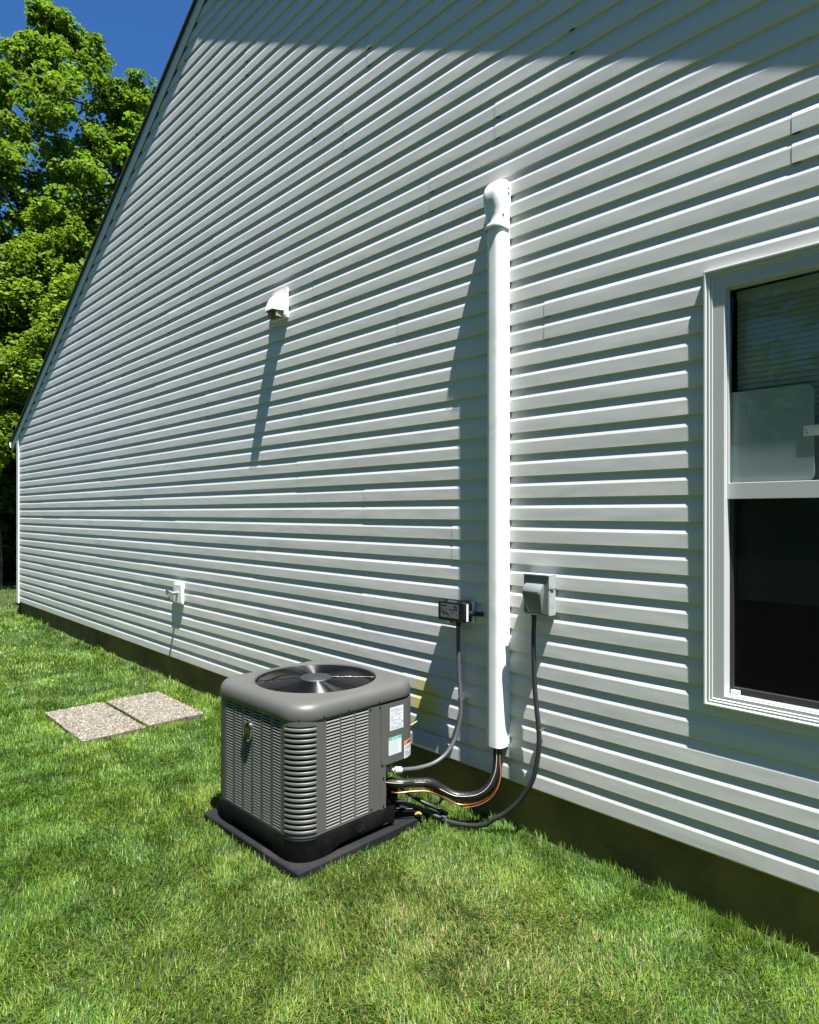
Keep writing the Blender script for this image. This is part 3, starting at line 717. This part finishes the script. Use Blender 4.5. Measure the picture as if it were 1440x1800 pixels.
obj('black_cord', MB().tube(spline([(-2.70, -.40, .055), (-2.62, -.33, .052), (-2.56, -.27, .055), (-2.48, -.24, .05), (-2.42, -.22, .03)], 6), .006, 8), M_black, dl, smooth=60)
obj('grey_fitting', MB().tube([(-2.50, -.205, .05), (-2.44, -.20, .045)], .011, 10), M_cond, dl, smooth=40)
obj('pale_pebble', MB().lathe([(.001, 0), (.016, .006), (.02, .014), (.012, .024), (.001, .027)], (-2.525, -.335, .045), 'z', 10), M_conc, dl, smooth=60)

sb = thing('surge_box', 'small black electrical box with a grey label and two lugs, left of the duct', 'electrical box', (-2.523, -.082, 1.11))
W_, H_ = .098, .053
bx = MB().loft([[(x, y, z) for x, z in rrect(-W_, W_, -H_, H_, .008, 3)] for y in (0, .068)], True, True, True)
obj('housing', bx, M_black, sb, bevel=.002, smooth=30)
obj('lid_seam', MB().b2(W_ - .004, W_ + .0015, .020, .034, -H_ + .006, H_ - .006), M_pvc, sb)
obj('mount_plate', MB().b2(W_ - .01, W_ + .014, .064, .072, -H_ - .004, H_ + .008), M_pvc, sb)
for x in (-.052, .052):
    l = MB().b2(x - .014, x + .014, .006, .018, H_ - .002, H_ + .016); obj('lug', l, M_black, sb, bevel=.003)
    obj('lug_eye', MB().lathe([(.004, -.001), (.004, .0)], (x, .0058, H_ + .006), 'y', 8), M_chrome, sb)
lb = obj('label', MB().b2(-W_ + .02, W_ - .042, -.0012, 0, -H_ + .018, H_ - .012), M_silver, sb)
ink = MB(); rr3 = random.Random(5)
ink.b2(-.074, -.03, -.0018, -.0013, .030, .036); ink.b2(.02, .05, -.0018, -.0013, .030, .035)
for i in range(6):
    x = -.074
    while x < .045:
        l_ = rr3.uniform(.006, .022)
        if rr3.random() < .45: ink.b2(x, min(x + l_, .05), -.0018, -.0013, .020 - .0085 * i, .0235 - .0085 * i)
        x += l_ + .005
obj('print_line', ink, M_ink, lb, kind='stuff')
nb = MB().tube([(.022, .036, -H_ + .002), (.022, .036, -H_ - .03)], .016, 10); obj('hub', nb, M_black, sb)
obj('bottom_clip', MB().b2(-.05, -.012, .004, .03, -H_ - .013, -H_ - .0005), M_chrome, sb, bevel=.002)
obj('side_nipple', MB().tube([(W_, .05, -.005), (W_ + .05, .055, -.004), (W_ + .075, .075, -.004)], .013, 10), M_black, sb, smooth=50)
obj('wire_pigtail', MB().tube([(-.03, .04, -H_), (-.032, .045, -H_ - .03)], .003, 6).tube([(-.018, .04, -H_), (-.018, .045, -H_ - .035)], .003, 6), mat('yellow_wire', (.5, .4, .06), .5), sb)

db = thing('disconnect_box', 'grey metal disconnect box with a flip down cover on the siding right of the duct', 'electrical box', (-1.9625, 0, 1.25)); db.scale = (1, .62, 1)
obj('back_box', MB().b2(-.072, .075, -.088, -.001, -.098, .098), M_disc, db, bevel=.002)
obj('cover_top', MB().b2(-.078, .078, -.109, -.002, .0985, .105).b2(.0755, .078, -.103, -.004, .035, .098), M_disc, db, bevel=.0015)
obj('front_plate', MB().b2(-.074, .074, -.1025, -.0885, -.092, .098), M_discd, db, bevel=.002)
# bulging hasp cover
hr = []
for z, y_, hw in ((.058, -.1026, .050), (.056, -.118, .052), (.047, -.140, .054), (.032, -.157, .055), (.021, -.164, .055), (.008, -.163, .055), (-.03, -.145, .050), (-.086, -.110, .042), (-.088, -.1026, .042)):
    hr.append([Vector((-.006 - hw, -.1026, z)), Vector((-.006 - hw, min(y_ + .008, -.1026), z)), Vector((-.006 - hw + .010, y_, z)), Vector((-.006 + hw - .010, y_, z)), Vector((-.006 + hw, min(y_ + .008, -.1026), z)), Vector((-.006 + hw, -.1026, z))])
obj('hasp_cover', MB().loft(hr, False), M_discd, db, smooth=35)
obj('knockout', MB().lathe([(.014, 0), (.0145, .0012), (.012, .0012), (.0115, .0004), (.007, .0004), (.0065, .0012), (.001, .0012)], (.0752, -.045, -.045), 'x', 20), M_disc, db, smooth=30)
obj('hinge_slot', MB().tube([(.0765, -.09, .05), (.0765, -.07, .026), (.0765, -.045, .026), (.0765, -.03, .033)], .0025, 6), M_black, db)
obj('hub', MB().lathe([(.02, 0), (.02, -.012), (.016, -.014), (.016, -.03)], (-.031, -.062, -.098), 'z', 12), M_condb, db, smooth=40)
obj('lower_lip', MB().b2(-.04, .005, -.104, -.09, -.0985, -.0925), M_pvc, db)

# hood vent
hv = thing('dryer_vent', 'small white louvre hood vent sticking out of the siding high on the wall', 'vent', (-4.368, 0, 3.25))
obj('back_plate', MB().b2(-.105, .102, -.020, -.0015, -.108, .112).b2(-.085, .085, -.0275, -.0205, -.09, .095), M_vent, hv, bevel=.003)
rings = []
for y, hw, zt_ in ((-.0275, .075, .085), (-.06, .07, .066), (-.09, .064, .028), (-.110, .06, -.028), (-.112, .06, -.05)):
    zb_ = -.055
    rings.append([(-hw, y, zb_), (-hw, y, max(zt_ - .02, zb_ + .002)), (-hw + .02, y, max(zt_, zb_ + .004)), (hw - .02, y, max(zt_, zb_ + .004)), (hw, y, max(zt_ - .02, zb_ + .002)), (hw, y, zb_)])
hm = MB().loft(rings, False); hm.add(rings[-1], [(5, 4, 3, 2, 1, 0)])
obj('hood', hm, M_vent, hv, smooth=35)
obj('flap', MB().b2(-.055, .055, -.045, -.0415, -.105, .02).b2(-.058, -.055, -.085, -.0275, -.10, -.03).b2(.055, .058, -.085, -.0275, -.10, -.03), mat('dusty_flap', (.30, .26, .2), .8, var=.4, vscale=30), hv)

# hose bib
hb = thing('hose_bib', 'white plate with a small metal garden tap low on the siding', 'tap', (-6.14, 0, .895))
obj('plate', MB().loft([[(x, y, z) for x, z in rrect(-.10, .095, -.105, .095, .012, 3)] for y in (-.002, -.022)], True, False, True).loft([[(x, y, z) for x, z in rrect(-.085, .08, -.09, .08, .01, 3)] for y in (-.0222, -.027)], True, False, True), M_vent, hb, smooth=30)
obj('tap_body', MB().tube([(0, -.02, 0), (0, -.085, 0)], .018, 12).tube([(0, -.075, .005), (0, -.105, -.05)], .016, 12).lathe([(.022, -.07), (.025, -.05), (.02, -.035)], (0, -.095, 0), 'z', 14), M_galv, hb, smooth=40)
obj('tap_handle', MB().tube([(0, -.085, .0), (0, -.12, .022)], .008, 8).lathe([(.03, -.004), (.033, 0), (.03, .004)], (0, -.125, .02), 'y', 8), M_galv, hb, smooth=40)

# thin yellow wire end poking from behind the unit
yw = thing('yellow_wire', 'thin yellow wire end sticking out behind the grey unit near the yellow glow painted on the siding', 'wire')
obj('wire_end', MB().tube(spline([(-2.80, -.275, .41), (-2.765, -.21, .432), (-2.745, -.165, .45), (-2.745, -.13, .458)], 5), .0022, 6), mat('yellow_insulation', (.65, .58, .08), .5), yw, smooth=60)

# ------------------------------------------------------------------ pavers
def paver(label, x0, x1, y0, y1, seed, group):
    g = float(gz((x0 + x1) / 2, (y0 + y1) / 2)); t = thing('aggregate_paver', label, 'paver', ((x0 + x1) / 2, (y0 + y1) / 2, g - .010), 0, group)
    hx, hy = (x1 - x0) / 2, (y1 - y0) / 2
    mb = MB().b2(-hx, hx, -hy, hy, -.04, .038)
    obj('slab', mb, mat('paver_mortar', (.10, .085, .065), .95, var=.25, vscale=14, bump=.6, bscale=150), t, bevel=.004)
    r = np.random.RandomState(seed); n = int(hx * hy * 4 / (.0115 ** 2))
    cx_ = r.uniform(-hx + .004, hx - .004, n); cy_ = r.uniform(-hy + .004, hy - .004, n); s = r.uniform(.005, .0125, n); rot = r.uniform(0, 6.28, n)
    el = r.uniform(.7, 1.0, n); hh = r.uniform(.002, .008, n)
    ang = np.linspace(0, 2 * np.pi, 7)[:-1]
    V = np.zeros((n, 13, 3)); 
    for lvl, (k, z) in enumerate(((1, -.0005), (.72, .75))):
        a = ang[None, :] + rot[:, None]
        ex = np.cos(ang)[None, :] * s[:, None] * k; ey = np.sin(ang)[None, :] * (s * el)[:, None] * k
        V[:, lvl * 6:lvl * 6 + 6, 0] = cx_[:, None] + ex * np.cos(rot)[:, None] - ey * np.sin(rot)[:, None]
        V[:, lvl * 6:lvl * 6 + 6, 1] = cy_[:, None] + ex * np.sin(rot)[:, None] + ey * np.cos(rot)[:, None]
        V[:, lvl * 6:lvl * 6 + 6, 2] = .038 + (hh * z)[:, None] if lvl else .0375
    V[:, 12] = np.stack([cx_, cy_, .038 + hh], -1)
    base = np.array([[k, (k + 1) % 6, 6 + (k + 1) % 6, 6 + k] for k in range(6)]); top = np.array([[6 + k, 6 + (k + 1) % 6, 12] for k in range(6)])
    F = []
    for i in range(n):
        F += (base + 13 * i).tolist(); F += (top + 13 * i).tolist()
    me = bpy.data.meshes.new('pebbles'); me.from_pydata(V.reshape(-1, 3).tolist(), [], F)
    pal = .37 * np.array((1.0, .98, .93)) * np.array([(.42, .37, .30), (.54, .50, .43), (.30, .26, .21), (.22, .20, .18), (.46, .38, .28), (.66, .63, .56)])
    colr = pal[r.randint(0, len(pal), n)] * r.uniform(.8, 1.1, (n, 1))
    ca = me.color_attributes.new('tone', 'FLOAT_COLOR', 'POINT'); c4 = np.ones((n, 13, 4), np.float32); c4[..., :3] = colr[:, None, :]; ca.data.foreach_set('color', c4.ravel())
    link('pebbles', me, M_peb, t, smooth=180, kind='stuff')
M_peb = mat('river_pebble', (.4, .35, .28), .7)
_a = N(M_peb.node_tree, 'ShaderNodeAttribute'); _a.attribute_name = 'tone'; M_peb.node_tree.links.new(_a.outputs['Color'], M_peb.node_tree.nodes['Principled BSDF'].inputs['Base Color'])
gp = 'square exposed aggregate pavers set in the lawn'
PAV = [(-5.93, -5.475, -1.235, -.785), (-5.468, -5.01, -1.238, -.788), (-5.95, -5.04, -.752, -.30)]
paver('pebbled paver at the far lawn side corner of the slab group', *PAV[0], 1, gp)
paver('pebbled paver at the near lawn side corner of the slab group', *PAV[1], 2, gp)
paver('wide pebbled paver of the slab group lying nearest the house wall', *PAV[2], 3, gp)

# ------------------------------------------------------------------ grass
def vnoise(x, y, s, seed):
    r = np.random.RandomState(seed); T = r.rand(64, 64); x = x * s; y = y * s
    xi = np.floor(x).astype(int); yi = np.floor(y).astype(int); fx = x - xi; fy = y - yi
    fx = fx * fx * (3 - 2 * fx); fy = fy * fy * (3 - 2 * fy)
    g = lambda a, b: T[a % 64, b % 64]
    return (g(xi, yi) * (1 - fx) + g(xi + 1, yi) * fx) * (1 - fy) + (g(xi, yi + 1) * (1 - fx) + g(xi + 1, yi + 1) * fx) * fy
def grass():
    r = np.random.RandomState(11); cx_, cy_ = 0., -2.807
    P = []
    for d0, d1, dens in ((1.5, 3.2, 27000), (3.2, 4.6, 20000), (4.6, 6.5, 11000), (6.5, 9, 4500), (9, 12.5, 2400), (12.5, 17, 1000)):
        area = .5 * R(104) * (d1 * d1 - d0 * d0); n = int(area * dens)
        d = np.sqrt(r.uniform(d0 * d0, d1 * d1, n)); a = R(90) + math.atan2(.7237, .6902) + r.uniform(-R(52), R(52), n)
        P.append(np.stack([cx_ + d * np.cos(a), cy_ + d * np.sin(a), d], -1))
    P = np.concatenate(P); x, y, d = P.T
    fy = .02 - .035 * vnoise(x, y * 0, 7, 3) - .05 * (vnoise(x, y * 0, 2.3, 9) - .3)
    ok = ((y < fy) | (x < XL - .05))
    c, s = math.cos(R(-1.4)), math.sin(R(-1.4)); lx = (x + 2.945) * c - (y + .69) * s; ly = (x + 2.945) * s + (y + .69) * c
    ok &= ~((np.abs(lx) < .44) & (np.abs(ly) < .44))
    for a0, a1, b0, b1 in PAV: ok &= ~((x > a0 + .01) & (x < a1 - .01) & (y > b0 + .01) & (y < b1 - .01))
    thin = vnoise(x, y, 1.6, 21); bare = np.exp(-(((x + 2.96) / .12) ** 2 + ((y + 1.20) / .05) ** 2))
    ok &= r.rand(len(x)) < np.clip(1.1 - .25 * (thin < .25) - .9 * bare - .5 * (y > fy - .05), 0, 1)
    x, y, d = x[ok], y[ok], d[ok]; n = len(x)
    big = vnoise(x, y, .9, 4) * .3 + vnoise(x, y, 3.1, 5) * .35 + vnoise(x, y, 9, 15) * .35; fine = vnoise(x, y, 7, 6)
    dirn = 2 * np.pi * (vnoise(x, y, 3.2, 8) * 1.3 + .5 * vnoise(x, y, 9, 12)) + r.normal(0, 1.25, n)
    far = np.clip((d - 3) / 9, 0, 1)
    Ln = r.uniform(.022, .050, n) * (.68 + .6 * vnoise(x, y, 12, 44)) * (.85 + .3 * fine) * (1 + .25 * far); w = r.uniform(.0009, .0018, n) * (1 + 2.2 * far)
    lean = np.clip(r.normal(.7, .3, n) + 0.6 * (vnoise(x, y, 5, 45) - .5), .08, 1.4)
    edge = (y > fy[ok] - .12) & (x > XL); lean = np.where(edge, lean * .6, lean); Ln = np.where(edge, Ln * 1.25, Ln)
    z0 = gz(x, y) - .004
    ux, uy = np.cos(dirn), np.sin(dirn); sx, sy = -uy, ux
    V = np.zeros((n, 5, 3), np.float32)
    h1 = np.cos(lean * .7) * Ln * .5; o1 = np.sin(lean * .7) * Ln * .5
    h2 = h1 + np.cos(np.minimum(lean * 1.5, 1.75)) * Ln * .5; o2 = o1 + np.sin(np.minimum(lean * 1.5, 1.75)) * Ln * .5
    h2 = np.maximum(h2, .004)
    for i, (o, hgt, ww) in enumerate(((0, 0, -1), (0, 0, 1), (o1, h1, .85), (o1, h1, -.85), (o2, h2, 0))):
        V[:, i, 0] = x + ux * o + sx * w * ww; V[:, i, 1] = y + uy * o + sy * w * ww; V[:, i, 2] = z0 + hgt
    F4 = np.array([0, 1, 2, 3]); F3 = np.array([3, 2, 4]); b = (np.arange(n) * 5)[:, None]
    loops = np.concatenate([b + F4[None], b + F3[None]], 1).ravel()
    starts = np.stack([np.arange(n) * 7, np.arange(n) * 7 + 4], 1).ravel(); 
    me = bpy.data.meshes.new('grass'); me.vertices.add(n * 5); me.vertices.foreach_set('co', V.ravel())
    me.loops.add(len(loops)); me.loops.foreach_set('vertex_index', loops.astype(np.int32))
    me.polygons.add(n * 2); me.polygons.foreach_set('loop_start', starts.astype(np.int32))
    me.update(calc_edges=True); me.validate()
    g1 = np.array((.042, .108, .010)); g2 = np.array((.115, .185, .020)); dry = np.array((.21, .20, .065)); dark = np.array((.018, .050, .006))
    t = np.clip((big - .5) * 1.7 + .5 + r.normal(0, .22, n), 0, 1)[:, None]
    colr = g1 * (1 - t) + g2 * t
    dry_p = np.exp(-(((x + 2.0) / .75) ** 2 + ((y + 1.05) / .6) ** 2)) * .32 + np.exp(-(((x + 1.5) / .5) ** 2 + ((y + .75) / .35) ** 2)) * .25 + .35 * np.clip(vnoise(x, y, 1.1, 31) - .55, 0, 1) + .015
    dm = (r.rand(n) < dry_p)[:, None]; colr = np.where(dm, dry * r.uniform(.65, 1.15, (n, 1)), colr)
    k = (r.rand(n) < .55 * np.clip(1.05 - big * 1.2, 0, 1))[:, None]; colr = np.where(k & ~dm, dark * r.uniform(.8, 1.4, (n, 1)), colr)
    colr *= r.uniform(1.05, 1.65, (n, 1)) * np.array((1.0, 1.0, .95))
    c4 = np.ones((n, 5, 4), np.float32); c4[..., :3] = colr[:, None, :]
    ca = me.color_attributes.new('tone', 'FLOAT_COLOR', 'POINT'); ca.data.foreach_set('color', c4.ravel())
    link('grass', me, M_grass, kind='stuff')
    print('blades', n)
grass()

# ------------------------------------------------------------------ trees
def leaf_mesh(C, Nn, S, colr, seed):
    n = len(C); r = np.random.RandomState(seed)
    t = np.cross(Nn, r.normal(size=(n, 3))); t /= np.linalg.norm(t, axis=1, keepdims=True) + 1e-9
    b = np.cross(Nn, t); s = S[:, None]
    V = np.stack([C - t * s * .55, C + b * s * .42 + Nn * s * .10, C + t * s * .55 - Nn * s * .12, C - b * s * .42 + Nn * s * .10], 1).astype(np.float32)
    me = bpy.data.meshes.new('crown'); me.vertices.add(n * 4); me.vertices.foreach_set('co', V.ravel())
    k = np.arange(n)[:, None] * 4; loops = np.concatenate([k + [0, 1, 2], k + [0, 2, 3]], 1).ravel()
    me.loops.add(n * 6); me.loops.foreach_set('vertex_index', loops.astype(np.int32))
    me.polygons.add(n * 2); me.polygons.foreach_set('loop_start', (np.arange(n * 2) * 3).astype(np.int32)); me.update(calc_edges=True); me.validate()
    c4 = np.ones((n, 4, 4), np.float32); c4[..., :3] = colr[:, None, :]
    ca = me.color_attributes.new('tone', 'FLOAT_COLOR', 'POINT'); ca.data.foreach_set('color', c4.ravel())
    return me
def tree(name, label, cat, x, y, h, cr, zlow, seed, nclump=110, per=420, leaf=.13, tint=(1, 1, 1), clump_r=.75, group=None, top=.35):
    r = np.random.RandomState(seed); t = thing(name, label, cat, (x, y, 0), 0, group)
    tr = max(.06, h * .014)
    tp = [(0, 0, -.2)]
    for k in range(1, 9): tp.append((.18 * math.sin(k * .9 + seed) * k / 8, .18 * math.cos(k * 1.3 + seed) * k / 8, h * .86 * k / 8))
    obj('trunk', MB().tube(tp, [tr * (1 - .85 * k / 8) * (1.25 if k == 0 else 1) for k in range(9)], 9), M_bark, t, smooth=80)
    cc = []; lb = MB()
    for i in range(nclump):
        u = (i + .5) / nclump; zz = zlow + (h - zlow) * u ** .9
        rad = cr * (math.sin(math.pi * min(1, (.16 + .84 * u) ** .85)) ** .75 + .05) if top is None else cr * max(.06, (1 - max(0, u - top) / (1 - top)) ** .8) * min(1, .55 + 1.6 * u)
        a = i * 2.39996 + r.uniform(-.5, .5); q = rad * (r.uniform(.35, 1) ** .6)
        c = np.array([q * math.cos(a), q * math.sin(a), zz + r.uniform(-.3, .3)]); cc.append(c)
        if i % 3 == 0 and q > .5:
            f = max(.05, min(.85, (c[2] - .35 * q) / h)); kk = f / .86 * 8; b0 = np.array(tp[int(min(kk, 7))]); b1 = np.array(tp[int(min(kk, 7)) + 1]); st = b0 + (b1 - b0) * (kk - int(min(kk, 7)))
            mid = st * .5 + c * .5 + np.array([0, 0, -.12 * q])
            lb.tube([st, mid, c], [tr * .38 * (1 - .6 * f), tr * .24 * (1 - .5 * f), .012], 5)
    obj('limb', lb, M_bark, t, smooth=80)
    C = []; NN = []; K = []
    for i, c in enumerate(cc):
        u = (c[2] - zlow) / (h - zlow)
        cr_ = clump_r * r.uniform(.6, 1.25) * (1 - .35 * u); n = int(per * (cr_ / clump_r) ** 2)
        sub = r.normal(size=(9, 3)); sub *= (r.uniform(.3, 1, (9, 1)) ** .5) / np.linalg.norm(sub, axis=1, keepdims=True); sub *= cr_ * np.array([1, 1, .55])
        pick = r.randint(0, 9, n); dv = r.normal(size=(n, 3)); dv /= np.linalg.norm(dv, axis=1, keepdims=True)
        rr_ = cr_ * .42 * r.uniform(.3, 1, (n, 1)) ** .5
        P = sub[pick] + dv * rr_ * np.array([1, 1, .6]); P[:, 2] -= .22 * (np.hypot(P[:, 0], P[:, 1]) / cr_) ** 2 * cr_
        C.append(c + P)
        nn = np.array([0, 0, .9]) + dv * .55 + r.normal(0, .45, (n, 3)); NN.append(nn)
        K.append(np.full(n, r.uniform(.75, 1.25)))
    C = np.concatenate(C); NN = np.concatenate(NN); NN /= np.linalg.norm(NN, axis=1, keepdims=True); K = np.concatenate(K)
    n = len(C); S = leaf * r.uniform(.6, 1.25, n)
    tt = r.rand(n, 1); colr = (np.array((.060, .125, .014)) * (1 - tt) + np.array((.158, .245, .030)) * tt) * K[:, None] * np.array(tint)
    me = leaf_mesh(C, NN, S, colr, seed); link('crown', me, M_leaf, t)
    return n
tot = 0
gr = 'leafy trees behind the far corner of the house'
tot += tree('maple_tree', 'tallest leafy maple rising behind the far corner of the house', 'tree', -19.6, 2.7, 15.2, 3.9, 4.6, 1, 190, 640, .118, (1.12, 1.08, 1.0), group=gr, top=.45)
tot += tree('maple_tree', 'leafy maple whose rounded top shows against the roof edge', 'tree', -18.15, 4.3, 13.2, 3.0, 3.0, 2, 160, 600, .118, (1.08, 1.08, .95), group=gr, top=.5)
tot += tree('maple_tree', 'leafy maple cut off by the left edge of the photo', 'tree', -21.6, .9, 13.6, 3.0, 3.0, 3, 130, 460, .14, (1.05, 1.05, 1), group=gr, top=.5)
tot += tree('maple_tree', 'lower yellow green maple standing in front of the taller trees', 'tree', -16.9, 1.9, 8.4, 2.3, 3.2, 4, 90, 640, .10, (1.35, 1.22, .95), group=gr)
tot += tree('maple_tree', 'small bright young tree beside the rain gutter', 'tree', -16.0, .55, 4.9, 1.0, 2.9, 5, 28, 520, .09, (1.35, 1.25, .95), clump_r=.5, group=gr)
tot += tree('maple_tree', 'dark leafy tree standing farther back in the woods', 'tree', -24.0, 4.6, 12.0, 4.0, .6, 6, 110, 380, .18, (.8, .9, .9), group=gr)
for k, (x, y, hh, cr) in enumerate(((-20.2, 1.9, 6.0, 2.4), (-18.6, -.4, 3.6, 1.7), (-22.5, -.5, 6.0, 2.8), (-20.0, 4.6, 5.6, 2.6), (-19.2, .9, 7.0, 1.9))):
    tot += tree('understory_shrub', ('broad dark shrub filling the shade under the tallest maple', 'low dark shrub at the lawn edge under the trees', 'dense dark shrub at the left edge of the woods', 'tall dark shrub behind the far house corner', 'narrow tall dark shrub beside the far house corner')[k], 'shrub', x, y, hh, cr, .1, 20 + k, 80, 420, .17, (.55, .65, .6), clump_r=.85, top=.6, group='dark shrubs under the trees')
# trees across the yard, for window reflections; unseen row shaped to block sky light
ys_ = ['round', 'broad', 'spreading', 'tall', 'dense', 'narrow', 'leaning', 'wide', 'dark', 'full']
for k in range(10):
    x = -27 + 5.2 * k
    tot += tree('unseen_yard_tree', ys_[k] + ' leafy tree in the unseen row behind the viewer, shaped to block sky light', 'tree', x, -14.5 - (k * 7 % 4) * .8, 15.5 + (k * 5 % 3) * 1.2, 4.3, .5, 30 + k, 100, 260, .36, (.8, .9, .9), clump_r=1.4, top=.6, group='unseen sky-blocking trees across the yard')
print('leaves', tot)
